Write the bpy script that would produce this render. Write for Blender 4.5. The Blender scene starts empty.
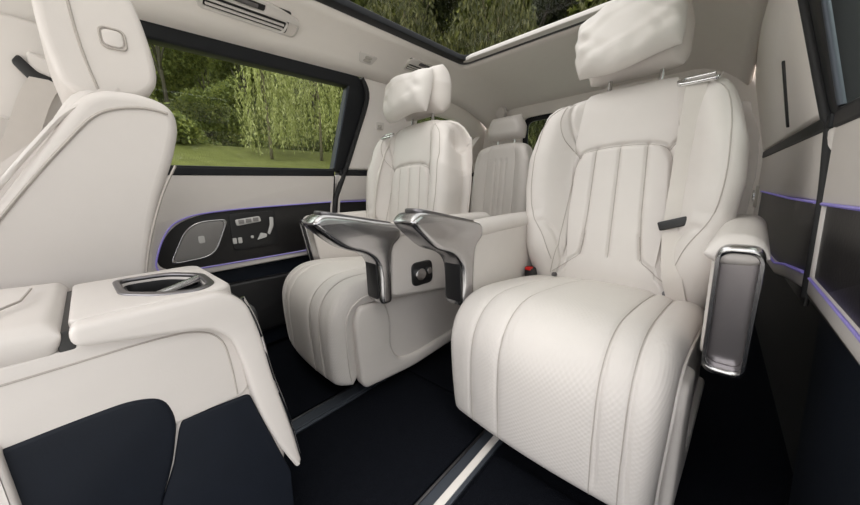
import bpy, bmesh, math, random
from mathutils.bvhtree import BVHTree
import numpy as np
from mathutils import Vector, Matrix

random.seed(7); np.random.seed(7)
SC = bpy.context.scene
COL = SC.collection

# ------------------------------------------------------------------ camera
F_PX = 310.0
YAW, PIT, ROL = -.742, .2017, -.0379
CAM_Z = 0.70
def cam_matrix():
    cy, sy = math.cos(YAW), math.sin(YAW); cp, sp = math.cos(PIT), math.sin(PIT); cr, sr = math.cos(ROL), math.sin(ROL)
    A = np.array([[cy, -sy, 0], [0, 0, -1], [sy, cy, 0]])
    P = np.array([[1, 0, 0], [0, cp, -sp], [0, sp, cp]])
    Q = np.array([[cr, -sr, 0], [sr, cr, 0], [0, 0, 1]])
    R = (Q @ P @ A).T
    r, d, f = R[:, 0], R[:, 1], R[:, 2]
    return Matrix(((r[0], -d[0], -f[0], 0), (r[1], -d[1], -f[1], 0), (r[2], -d[2], -f[2], CAM_Z), (0, 0, 0, 1)))
cd = bpy.data.cameras.new('camera'); cam = bpy.data.objects.new('camera', cd); COL.objects.link(cam)
cd.sensor_width = 36; cd.lens = F_PX / 860 * 36; cd.clip_start = .01; cd.clip_end = 300
cam.matrix_world = cam_matrix(); SC.camera = cam

# ------------------------------------------------------------------ world, light, exposure
W = bpy.data.worlds.new('overcast_sky'); SC.world = W; W.use_nodes = True
nt = W.node_tree; nt.nodes.clear()
wo = nt.nodes.new('ShaderNodeOutputWorld'); bg = nt.nodes.new('ShaderNodeBackground')
tc = nt.nodes.new('ShaderNodeTexCoord'); sx = nt.nodes.new('ShaderNodeSeparateXYZ'); cr_ = nt.nodes.new('ShaderNodeValToRGB')
nt.links.new(tc.outputs['Generated'], sx.inputs[0]); nt.links.new(sx.outputs['Z'], cr_.inputs[0])
cr_.color_ramp.elements[0].position = 0.0; cr_.color_ramp.elements[0].color = (.80, .84, .90, 1)
cr_.color_ramp.elements[1].position = .8; cr_.color_ramp.elements[1].color = (2.5, 2.48, 2.46, 1)
# bright sky patch added front-left of the car to lift right wall and seats
nrm = nt.nodes.new('ShaderNodeVectorMath'); nrm.operation = 'DOT_PRODUCT'; nrm.inputs[1].default_value = Vector((-.62, -.70, .34)).normalized()
nt.links.new(tc.outputs['Generated'], nrm.inputs[0])
glow = nt.nodes.new('ShaderNodeValToRGB'); glow.color_ramp.interpolation = 'EASE'
glow.color_ramp.elements[0].position = .45; glow.color_ramp.elements[0].color = (1, 1, 1, 1)
glow.color_ramp.elements[1].position = 1.0; glow.color_ramp.elements[1].color = (2.5, 2.47, 2.45, 1)
nt.links.new(nrm.outputs['Value'], glow.inputs[0])
mulg = nt.nodes.new('ShaderNodeMixRGB'); mulg.blend_type = 'MULTIPLY'; mulg.inputs[0].default_value = 1
nt.links.new(cr_.outputs[0], mulg.inputs[1]); nt.links.new(glow.outputs[0], mulg.inputs[2])
nt.links.new(mulg.outputs[0], bg.inputs[0]); bg.inputs[1].default_value = 1.6
nt.links.new(bg.outputs[0], wo.inputs[0])
sd = bpy.data.lights.new('sun', 'SUN'); sun = bpy.data.objects.new('sun', sd); COL.objects.link(sun)
sd.energy = 2.8; sd.angle = math.radians(25); sd.color = (1, .97, .92)
sun.rotation_euler = Vector((-.50, .30, -.80)).to_track_quat('-Z', 'Y').to_euler()
SC.view_settings.view_transform = 'Standard'; SC.view_settings.look = 'None'
SC.cycles.diffuse_bounces = 10; SC.cycles.max_bounces = 16
SC.view_settings.gamma = 1; SC.view_settings.use_curve_mapping = False
SC.view_settings.exposure = -0.68

# ------------------------------------------------------------------ materials
def mat(name, col, rough=.5, metal=0, spec=.5, noise=None, bump=None, vor=None, emit=None, var=0, coat=0):
    m = bpy.data.materials.new(name); m.use_nodes = True; n = m.node_tree.nodes; l = m.node_tree.links
    b = n['Principled BSDF']; b.inputs['Base Color'].default_value = (*col, 1); b.inputs['Roughness'].default_value = rough
    b.inputs['Metallic'].default_value = metal; b.inputs['Specular IOR Level'].default_value = spec
    b.inputs['Coat Weight'].default_value = coat
    tcn = n.new('ShaderNodeTexCoord')
    if var:
        nz = n.new('ShaderNodeTexNoise'); nz.inputs['Scale'].default_value = noise or 30; nz.inputs['Detail'].default_value = 4
        l.new(tcn.outputs['Object'], nz.inputs['Vector'])
        mr = n.new('ShaderNodeMixRGB'); mr.inputs[1].default_value = (*[c * (1 - var) for c in col], 1); mr.inputs[2].default_value = (*[min(1, c * (1 + var)) for c in col], 1)
        l.new(nz.outputs['Fac'], mr.inputs[0]); l.new(mr.outputs[0], b.inputs['Base Color'])
    if bump:
        tx = n.new('ShaderNodeTexVoronoi' if vor else 'ShaderNodeTexNoise'); tx.inputs['Scale'].default_value = bump[0]
        l.new(tcn.outputs['Object'], tx.inputs['Vector'])
        bp = n.new('ShaderNodeBump'); bp.inputs['Strength'].default_value = bump[1]; bp.inputs['Distance'].default_value = bump[2]
        l.new(tx.outputs[0], bp.inputs['Height']); l.new(bp.outputs[0], b.inputs['Normal'])
    if emit:
        b.inputs['Emission Color'].default_value = (*emit[0], 1); b.inputs['Emission Strength'].default_value = emit[1]
    return m
CREAM = (.62, .582, .555)
M = dict(
    leather=mat('cream_leather', CREAM, .48, bump=(420, .12, .0006), var=.02),
    perf=mat('cream_perforated_leather', (.61, .575, .55), .62, spec=.35, var=.02),
    seam=mat('grey_stitching_thread', (.42, .385, .355), .8, var=.1, noise=300),
    headliner=mat('cream_headliner_cloth', (.85, .805, .765), .95, spec=.1, bump=(600, .15, .0005), var=.02),
    plastic=mat('cream_plastic', (.69, .655, .625), .45, var=.02),
    pillow=mat('soft_white_leather', (.66, .628, .602), .6, bump=(40, .15, .004), var=.02),
    belt=mat('cream_belt_webbing', (.585, .545, .51), .7, bump=(500, .3, .0006), var=.04),
    navy=mat('dark_navy_leather', (.006, .0085, .0145), .6, spec=.22, bump=(380, .25, .0008), var=.15),
    black=mat('black_plastic', (.010, .010, .011), .4, var=.1),
    blackm=mat('black_matte', (.012, .012, .013), .7, var=.1),
    frame=mat('dark_frame_rubber', (.010, .011, .0135), .45, spec=.3, var=.1),
    woven=mat('black_woven_trim', (.014, .013, .013), .38, spec=.35, bump=(140, .3, .001), var=.2, noise=80),
    carpet=mat('black_carpet', (.005, .0058, .0085), .95, spec=.05, bump=(350, .8, .003), var=.4, noise=200),
    alu=mat('brushed_aluminium', (.50, .495, .50), .24, 1, var=.05, noise=60),
    smoke=mat('smoked_chrome', (.20, .192, .20), .33, 1, var=.05),
    chrome=mat('chrome', (.75, .75, .76), .12, 1, var=.02),
    tray=mat('satin_bronze_grey_metal', (.36, .335, .345), .36, .9, var=.05),
    slate=mat('slate_rail_metal', (.075, .085, .105), .45, .6, var=.08),
    speaker=mat('grey_speaker_mesh', (.26, .25, .245), .5, .3, bump=(400, .5, .001), vor=True, var=.05),
    blue=mat('ambient_light_strip', (.28, .25, .5), .4, emit=((.28, .20, 1.0), .20)),
    red=mat('red_button', (.55, .01, .008), .4, var=.05),
    icon=mat('pale_icon_print', (.55, .54, .53), .4, var=.03),
    lamp=mat('lamp_lens', (.50, .47, .43), .3, var=.03),
    concrete=mat('pale_concrete', (.66, .64, .61), .9, var=.10, noise=4),
    bark=mat('bark', (.06, .048, .035), .9, var=.35, noise=12),
    bark2=mat('pale_willow_bark', (.16, .135, .08), .9, var=.3, noise=12),
)
def weave(m, period, strength, dist):
    """regular embossed weave over the top and front of a cushion"""
    n = m.node_tree.nodes; l = m.node_tree.links; b = n['Principled BSDF']
    tcn = n.new('ShaderNodeTexCoord'); sp = n.new('ShaderNodeSeparateXYZ'); l.new(tcn.outputs['Object'], sp.inputs[0])
    def mth(op, a, b_=None, v=None):
        q = n.new('ShaderNodeMath'); q.operation = op; l.new(a, q.inputs[0])
        if b_ is not None: l.new(b_, q.inputs[1])
        elif v is not None: q.inputs[1].default_value = v
        return q.outputs[0]
    k = 2 * math.pi / period
    a = mth('SINE', mth('MULTIPLY', sp.outputs['X'], v=k)); c = mth('SINE', mth('MULTIPLY', mth('SUBTRACT', sp.outputs['Y'], sp.outputs['Z']), v=k))
    h = mth('MULTIPLY', a, c)
    bp = n.new('ShaderNodeBump'); bp.inputs['Strength'].default_value = strength; bp.inputs['Distance'].default_value = dist
    l.new(h, bp.inputs['Height']); l.new(bp.outputs[0], b.inputs['Normal'])
weave(M['perf'], .011, .20, .0012)
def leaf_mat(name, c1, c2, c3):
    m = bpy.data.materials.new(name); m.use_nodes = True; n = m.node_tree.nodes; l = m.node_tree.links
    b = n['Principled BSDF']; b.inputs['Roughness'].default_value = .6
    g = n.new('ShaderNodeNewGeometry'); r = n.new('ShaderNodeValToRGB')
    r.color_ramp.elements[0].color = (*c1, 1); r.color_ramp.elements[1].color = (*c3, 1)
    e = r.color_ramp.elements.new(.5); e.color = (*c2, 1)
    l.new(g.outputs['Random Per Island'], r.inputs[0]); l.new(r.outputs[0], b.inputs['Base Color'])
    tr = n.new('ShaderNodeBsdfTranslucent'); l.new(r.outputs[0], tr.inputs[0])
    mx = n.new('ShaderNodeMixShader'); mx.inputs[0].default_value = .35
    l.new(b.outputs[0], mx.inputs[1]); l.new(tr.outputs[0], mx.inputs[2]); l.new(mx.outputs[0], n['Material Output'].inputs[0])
    return m
M['leaf_dark'] = leaf_mat('dark_green_leaves', (.09, .11, .026), (.20, .23, .058), (.38, .39, .11))
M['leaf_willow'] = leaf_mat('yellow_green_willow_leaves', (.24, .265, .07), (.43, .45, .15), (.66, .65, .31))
M['leaf_willow_dimmed'] = leaf_mat('willow_leaves_darkened_for_roof', (.045, .055, .012), (.095, .105, .028), (.19, .19, .06))  # willow leaf colour darkened in place of the roof glass's tint
M['leaf_dimmed'] = leaf_mat('tree_leaves_darkened_for_roof', (.02, .03, .008), (.045, .058, .014), (.09, .10, .03))  # leaf colour darkened likewise for the trees behind, seen through the roof
M['leaf_bush'] = leaf_mat('mid_green_leaves', (.07, .10, .02), (.15, .18, .04), (.27, .29, .08))
def glass_mat(name, col, refl):
    m = bpy.data.materials.new(name); m.use_nodes = True; n = m.node_tree.nodes; l = m.node_tree.links
    n.remove(n['Principled BSDF'])
    t = n.new('ShaderNodeBsdfTransparent'); t.inputs[0].default_value = (*col, 1)
    g = n.new('ShaderNodeBsdfGlossy'); g.inputs['Roughness'].default_value = .01; g.inputs[0].default_value = (1, 1, 1, 1)
    fr = n.new('ShaderNodeFresnel'); fr.inputs[0].default_value = 1.45
    mu = n.new('ShaderNodeMath'); mu.operation = 'MULTIPLY'; mu.inputs[1].default_value = refl; l.new(fr.outputs[0], mu.inputs[0])
    mx = n.new('ShaderNodeMixShader'); l.new(mu.outputs[0], mx.inputs[0]); l.new(t.outputs[0], mx.inputs[1]); l.new(g.outputs[0], mx.inputs[2])
    l.new(mx.outputs[0], n['Material Output'].inputs[0]); return m
M['glass'] = glass_mat('side_window_glass', (.80, .84, .80), .5)
M['roofglass'] = glass_mat('lightly_tinted_roof_glass', (.74, .74, .73), .03)  # tint kept light to admit daylight; roof trees are darkened instead
M['grass'] = mat('grass_ground', (.15, .155, .05), .95, spec=.1, bump=(30, .8, .05), var=.45, noise=3)

# ------------------------------------------------------------------ object helpers
def link(name, me, m=None, parent=None, smooth=True, auto=None):
    o = bpy.data.objects.new(name, me); COL.objects.link(o)
    if m is not None and not me.materials: me.materials.append(M[m] if isinstance(m, str) else m)
    if smooth and len(me.polygons):
        me.polygons.foreach_set('use_smooth', [True] * len(me.polygons))
        if auto is not None: me.set_sharp_from_angle(angle=math.radians(auto))
    if parent is not None: o.parent = parent
    return o
def mesh(verts, faces):
    me = bpy.data.meshes.new('m'); me.from_pydata([tuple(v) for v in verts], [], [tuple(f) for f in faces]); me.update()
    bm = bmesh.new(); bm.from_mesh(me); bmesh.ops.recalc_face_normals(bm, faces=bm.faces); bm.to_mesh(me); bm.free()
    return me
def tag(o, label, cat, group=None, kind=None):
    o['label'] = label; o['category'] = cat
    if group: o['group'] = group
    if kind: o['kind'] = kind
    return o
def thing(name, loc=(0, 0, 0), rz=0, label=None, cat=None, group=None, kind=None):
    o = bpy.data.objects.new(name, None); o.empty_display_size = .05; COL.objects.link(o)
    o.location = loc; o.rotation_euler = (0, 0, rz)
    if label: tag(o, label, cat, group)
    if kind: o['kind'] = kind
    return o
def struct(o, label=None, cat=None):
    o['kind'] = 'structure'
    if label: o['label'] = label; o['category'] = cat or 'structure'
    return o

def nodes(n, fb, k=6):
    fb = min(fb, .45)
    a = [fb * (1 - math.cos(i / k * math.pi / 2)) for i in range(k)]
    m = np.linspace(fb, 1 - fb, n)
    return np.array(a + list(m) + [1 - x for x in reversed(a)])
def sstep(x, a, b):
    t = np.clip((x - a) / (b - a), 0, 1); return t * t * (3 - 2 * t)
def pdist(px, py, pts):
    d = np.full(px.shape, 9.0)
    for (x0, y0), (x1, y1) in zip(pts[:-1], pts[1:]):
        vx, vy = x1 - x0, y1 - y0; L = vx * vx + vy * vy + 1e-12
        t = np.clip(((px - x0) * vx + (py - y0) * vy) / L, 0, 1)
        d = np.minimum(d, np.hypot(px - x0 - t * vx, py - y0 - t * vy))
    return d
def smooth_line(pts, n=8, closed=False):
    pts = [Vector(p) for p in pts]; out = []; N = len(pts)
    rng = range(N if closed else N - 1)
    for i in rng:
        if closed: p0, p1, p2, p3 = pts[i - 1], pts[i], pts[(i + 1) % N], pts[(i + 2) % N]
        else: p0, p1, p2, p3 = pts[max(i - 1, 0)], pts[i], pts[i + 1], pts[min(i + 2, N - 1)]
        for k in range(n):
            t = k / n
            out.append(.5 * ((2 * p1) + (p2 - p0) * t + (2 * p0 - 5 * p1 + 4 * p2 - p3) * t * t + (3 * p1 - p0 - 3 * p2 + p3) * t ** 3))
    if not closed: out.append(pts[-1])
    return out
def sl2(pts, n=8, closed=False):
    return [(p[0], p[1]) for p in smooth_line([(a, b, 0) for a, b in pts], n, closed)]

def slab(name, S, nu, nv, hf, hb, r, m, parent=None, size=(.5, .5), rr=None, closed_rim=True):
    """padded panel: S(U,V)->P (nu,nv,3) base surface; hf/hb front/back offset (number or fn(P,U,V))"""
    ru, rv = (r, r) if rr is None else rr
    u = nodes(nu, ru / size[0]); v = nodes(nv, rv / size[1])
    U, V = np.meshgrid(u, v, indexing='ij')
    P = S(U, V)
    du = np.gradient(P, axis=0); dv = np.gradient(P, axis=1)
    N = np.cross(du, dv); N /= np.linalg.norm(N, axis=2, keepdims=True) + 1e-12
    su = np.concatenate([np.zeros((1, P.shape[1])), np.cumsum(np.linalg.norm(np.diff(P, axis=0), axis=2), axis=0)])
    sv = np.concatenate([np.zeros((P.shape[0], 1)), np.cumsum(np.linalg.norm(np.diff(P, axis=1), axis=2), axis=1)], axis=1)
    def q(e, rad): return np.sqrt(np.clip(1 - (1 - np.clip(e / rad, 0, 1)) ** 2, 0, 1))
    Q = q(su, ru) * q(su[-1:] - su, ru) * q(sv, rv) * q(sv[:, -1:] - sv, rv)
    HF = hf(P, U, V) if callable(hf) else hf; HB = hb(P, U, V) if callable(hb) else hb
    Fr = P + N * (HF * Q)[..., None]; Bk = P - N * (HB * Q)[..., None]
    a, b = U.shape
    verts = list(Fr.reshape(-1, 3)); idx = np.arange(a * b).reshape(a, b); idb = idx.copy()
    for i in range(1, a - 1):
        for j in range(1, b - 1):
            idb[i, j] = len(verts); verts.append(Bk[i, j])
    faces = []
    for i in range(a - 1):
        for j in range(b - 1):
            faces.append((idx[i, j], idx[i + 1, j], idx[i + 1, j + 1], idx[i, j + 1]))
            f = (idb[i, j], idb[i, j + 1], idb[i + 1, j + 1], idb[i + 1, j]); 
            faces.append(f)
    # drop corner faces that would coincide
    good = []; seen = set()
    for f in faces:
        k = tuple(sorted(f))
        if k in seen: continue
        seen.add(k); good.append(f)
    me = mesh(verts, good)
    return link(name, me, m, parent)

def rp(pts, r, n=5):
    """round the corners of a polygon; r number or list"""
    out = []; N = len(pts)
    for i in range(N):
        p = Vector(pts[i]); a = Vector(pts[i - 1]) - p; b = Vector(pts[(i + 1) % N]) - p
        rad = r[i] if isinstance(r, (list, tuple)) else r
        if rad <= 1e-6: out.append(tuple(p)); continue
        la, lb = a.length, b.length; a.normalize(); b.normalize()
        d = min(rad, la * .48, lb * .48)
        p0, p2 = p + a * d, p + b * d
        for k in range(n + 1):
            t = k / n; out.append(tuple(p0 * (1 - t) ** 2 + p * (2 * t * (1 - t)) + p2 * t * t))
    return out
def rect(a0, b0, a1, b1, r=0, n=5):
    p = [(a0, b0), (a1, b0), (a1, b1), (a0, b1)]
    return rp(p, r, n) if r else p
def MX(x=0):   # local (a,b) -> world (y,z), thickness along x
    return Matrix(((0, 0, 1, x), (1, 0, 0, 0), (0, 1, 0, 0), (0, 0, 0, 1)))
def MY(y=0):   # (a,b) -> (x,z), thickness along -y
    return Matrix(((1, 0, 0, 0), (0, 0, -1, y), (0, 1, 0, 0), (0, 0, 0, 1)))
def MZ(z=0): return Matrix.Translation((0, 0, z))
def plate_mesh(outer, holes, depth, bevel, Mt):
    cu = bpy.data.curves.new('c', 'CURVE'); cu.dimensions = '2D'; cu.fill_mode = 'BOTH'
    cu.extrude = max(depth / 2 - bevel, 1e-5); cu.bevel_depth = bevel; cu.bevel_resolution = 2; cu.offset = -bevel
    for pts in [outer] + list(holes):
        s = cu.splines.new('POLY'); s.points.add(len(pts) - 1); s.use_cyclic_u = True
        for p, q in zip(s.points, pts): p.co = (q[0], q[1], 0, 1)
    o = bpy.data.objects.new('c', cu); COL.objects.link(o)
    dg = bpy.context.evaluated_depsgraph_get(); dg.update()
    me = bpy.data.meshes.new_from_object(o.evaluated_get(dg))
    bpy.data.objects.remove(o); bpy.data.curves.remove(cu)
    me.materials.clear(); me.transform(Mt)
    bm = bmesh.new(); bm.from_mesh(me); bmesh.ops.remove_doubles(bm, verts=bm.verts, dist=1e-5)
    bmesh.ops.recalc_face_normals(bm, faces=bm.faces); bm.to_mesh(me); bm.free()
    return me
def plate(name, outer, depth, m, Mt, parent=None, bevel=.003, holes=(), auto=40):
    return link(name, plate_mesh(outer, holes, depth, bevel, Mt), m, parent, auto=auto)
def box_mesh(c, s, bevel=.004, seg=3, rot=None):
    bm = bmesh.new(); bmesh.ops.create_cube(bm, size=1)
    for v in bm.verts: v.co = Vector((v.co.x * s[0], v.co.y * s[1], v.co.z * s[2]))
    if bevel: bmesh.ops.bevel(bm, geom=list(bm.edges), offset=bevel, segments=seg, profile=.6, affect='EDGES')
    if rot is not None: bmesh.ops.transform(bm, matrix=rot, verts=bm.verts)
    bmesh.ops.translate(bm, verts=bm.verts, vec=c)
    me = bpy.data.meshes.new('b'); bm.to_mesh(me); bm.free(); return me
def box(name, c, s, m, parent=None, bevel=.004, seg=3, rot=None):
    return link(name, box_mesh(c, s, bevel, seg, rot), m, parent, auto=50)
def tube_mesh(pts, r, n=8, closed=False, rx=None):
    pts = [Vector(p) for p in pts]; N = len(pts); verts = []; faces = []
    up = None
    for i, p in enumerate(pts):
        if closed: t = pts[(i + 1) % N] - pts[i - 1]
        else: t = pts[min(i + 1, N - 1)] - pts[max(i - 1, 0)]
        t.normalize()
        if up is None: up = Vector((0, 0, 1)) if abs(t.z) < .9 else Vector((1, 0, 0))
        a = t.cross(up); a.normalize(); b = a.cross(t); up = b
        rad = r(i / (N - 1)) if callable(r) else r
        for k in range(n):
            an = 2 * math.pi * k / n; verts.append(p + a * (math.cos(an) * rad) + b * (math.sin(an) * rad))
    for i in range(N if closed else N - 1):
        j = (i + 1) % N
        for k in range(n):
            faces.append((i * n + k, i * n + (k + 1) % n, j * n + (k + 1) % n, j * n + k))
    if not closed:
        faces.append(tuple(range(n))[::-1]); faces.append(tuple((N - 1) * n + k for k in range(n)))
    return mesh(verts, faces)
def tube(name, pts, r, m, parent=None, n=8, closed=False): return link(name, tube_mesh(pts, r, n, closed), m, parent, auto=60)
def strap(name, pts, width, wdir, m, parent=None, th=.0016):
    """flat webbing along pts; wdir = width direction"""
    pts = [Vector(p) for p in pts]; w0 = Vector(wdir).normalized(); V = []; Fc = []
    for i, p in enumerate(pts):
        t = (pts[min(i + 1, len(pts) - 1)] - pts[max(i - 1, 0)]).normalized()
        w = (w0 - t * w0.dot(t)).normalized() * (width / 2); nrm = t.cross(w).normalized() * th / 2
        V += [p - w - nrm, p + w - nrm, p + w + nrm, p - w + nrm]
    for i in range(len(pts) - 1):
        for k in range(4): Fc.append((i * 4 + k, i * 4 + (k + 1) % 4, i * 4 + 4 + (k + 1) % 4, i * 4 + 4 + k))
    Fc.append((3, 2, 1, 0)); e = (len(pts) - 1) * 4; Fc.append((e, e + 1, e + 2, e + 3))
    return link(name, mesh(V, Fc), m, parent, auto=40)
def cyl(name, c, r, h, axis, m, parent=None, n=24, bevel=.001):
    bm = bmesh.new(); bmesh.ops.create_cone(bm, cap_ends=True, segments=n, radius1=r, radius2=r, depth=h)
    if bevel: bmesh.ops.bevel(bm, geom=[e for e in bm.edges if len(e.link_faces) == 2 and any(len(f.verts) > 4 for f in e.link_faces)], offset=bevel, segments=2, affect='EDGES')
    q = Vector((0, 0, 1)).rotation_difference(Vector(axis))
    bmesh.ops.transform(bm, matrix=Matrix.Translation(c) @ q.to_matrix().to_4x4(), verts=bm.verts)
    me = bpy.data.meshes.new('c'); bm.to_mesh(me); bm.free()
    return link(name, me, m, parent, auto=40)
def join_mesh(*ms):
    bm = bmesh.new()
    for x in ms: bm.from_mesh(x)
    me = bpy.data.meshes.new('j'); bm.to_mesh(me); bm.free(); return me

def stitch(name, obj, lines, r=.0013, m='seam', dirv=(0, 1, 0), conv=None, lift=.0006):
    """thread lines laid on the surface of a padded panel"""
    me = obj.data; bv = BVHTree.FromPolygons([v.co for v in me.vertices], [p.vertices for p in me.polygons]); ms = []
    for ln in lines:
        L_ = [Vector(p) if len(p) == 3 else Vector((p[0], 0, p[1])) for p in ln]; pts = []
        for a, b in zip(L_[:-1], L_[1:]):
            k = max(1, int((b - a).length / .006)); pts += [a + (b - a) * (i / k) for i in range(k)]
        pts.append(L_[-1]); out = []
        for p in pts:
            if conv: o_, d_ = conv(p)
            else: d_ = Vector(dirv); o_ = p - d_ * .6
            h = bv.ray_cast(o_, d_)
            if h[0] is not None: out.append(h[0] - d_ * lift)
        if len(out) > 2: ms.append(tube_mesh(out, r, 5))
    return link(name, join_mesh(*ms), m, obj, auto=80)

# ------------------------------------------------------------------ the cabin shell
XL, XR, ZS = -1.45, .15, .80          # inner faces of the door trims, window sill height
LEAN = .20                            # tumblehome of the glass
CEIL = 1.385
def dyof(side): return 0.0 if side < 0 else .07

# floor
struct(plate('floor', rect(XL - .15, -.55, XR + .15, 2.4), .02, 'carpet', MZ(-.01), bevel=0))
# ceiling with the roof glass opening
GX0, GX1, GY0, GY1 = -1.15, -.20, -.20, 1.60
def ceil_z(x, y):
    c = (XL + XR) / 2; hw = (XR - XL) / 2 - .085
    d = hw - abs(x - c)                      # distance from the side edge
    z = CEIL - .125 * max(0, 1 - d / .22) ** 2
    if y < 1.05: z -= .014 * (1.05 - y) / .8 * max(0, 1 - d / .25) ** 1.5
    if y > 1.66: z -= .18 * ((y - 1.66) / .64) ** 2.2
    return z
xs = sorted(set(list(np.linspace(XL + .085, XR - .085, 34)) + [GX0, GX1])); ys = sorted(set(list(np.linspace(-.75, 2.35, 54)) + [GY0, GY1]))
V = [(x, y, ceil_z(x, y)) for x in xs for y in ys]; Fc = []
for i in range(len(xs) - 1):
    for j in range(len(ys) - 1):
        mx_, my_ = (xs[i] + xs[i + 1]) / 2, (ys[j] + ys[j + 1]) / 2
        if GX0 < mx_ < GX1 and GY0 < my_ < GY1: continue
        a = i * len(ys) + j; Fc.append((a, a + len(ys), a + len(ys) + 1, a + 1))
ce = link('ceiling', mesh(V, Fc), 'headliner')
mod = ce.modifiers.new('thick', 'SOLIDIFY'); mod.thickness = .02; mod.offset = 0
struct(ce)
# roof glass with its black border and light rear lip
w3 = thing('window_3', (0, 0, 0), kind='structure')
link('glass', box_mesh(((GX0 + GX1) / 2, (GY0 + GY1) / 2, CEIL + .035), (GX1 - GX0 + .1, GY1 - GY0 + .1, .006), 0), 'roofglass', w3, False)
fo = rect(GX0 - .012, GY0 - .05, GX1 + .012, GY1 + .012, .07); fi = rect(GX0 + .045, GY0 + .03, GX1 - .045, GY1 - .05, .05)
plate('frame', fo, .028, 'frame', MZ(CEIL + .012), w3, .004, [fi])
plate('rear_lip', rp([(GX0 + .03, GY1 - .052), (GX0 + .10, GY1 - .075), (GX1 - .10, GY1 - .075), (GX1 - .03, GY1 - .052), (GX1 - .06, GY1 - .03), (GX0 + .06, GY1 - .03)], .012), .02, 'plastic', MZ(CEIL + .004), w3, .004)
tube('seal', [(x, y, CEIL - .002) for x, y in rect(GX0 - .004, GY0 - .03, GX1 + .004, GY1 + .004, .06)], .006, 'plastic', w3, 6, True)

# rear wall under the headliner
hw = rect(-1.08, .74, -.22, 1.17, .06)
struct(plate('wall_rear', rect(XL - .1, -.02, XR + .1, 1.32), .03, 'headliner', MY(2.22), bevel=.004, holes=[hw]))
w6 = thing('window_6', (0, 0, 0), kind='structure')
plate('glass', rect(-1.10, .72, -.20, 1.19, .06), .005, 'glass', MY(2.245), w6, 0)
plate('frame', rect(-1.10, .72, -.20, 1.19, .06), .02, 'frame', MY(2.23), w6, .004, [rect(-1.045, .76, -.255, 1.14, .05)])

def side_matrix(side, x):
    """plate coords (y,z) on a plane leaning in above the sill"""
    s = 1 if side < 0 else -1
    return Matrix(((0, s * LEAN, 1, x - s * LEAN * ZS), (1, 0, 0, 0), (0, 1, 0, 0), (0, 0, 0, 1)))
def sx_(side, d=0): return (XL - d) if side < 0 else (XR + d)   # d = outward

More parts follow.
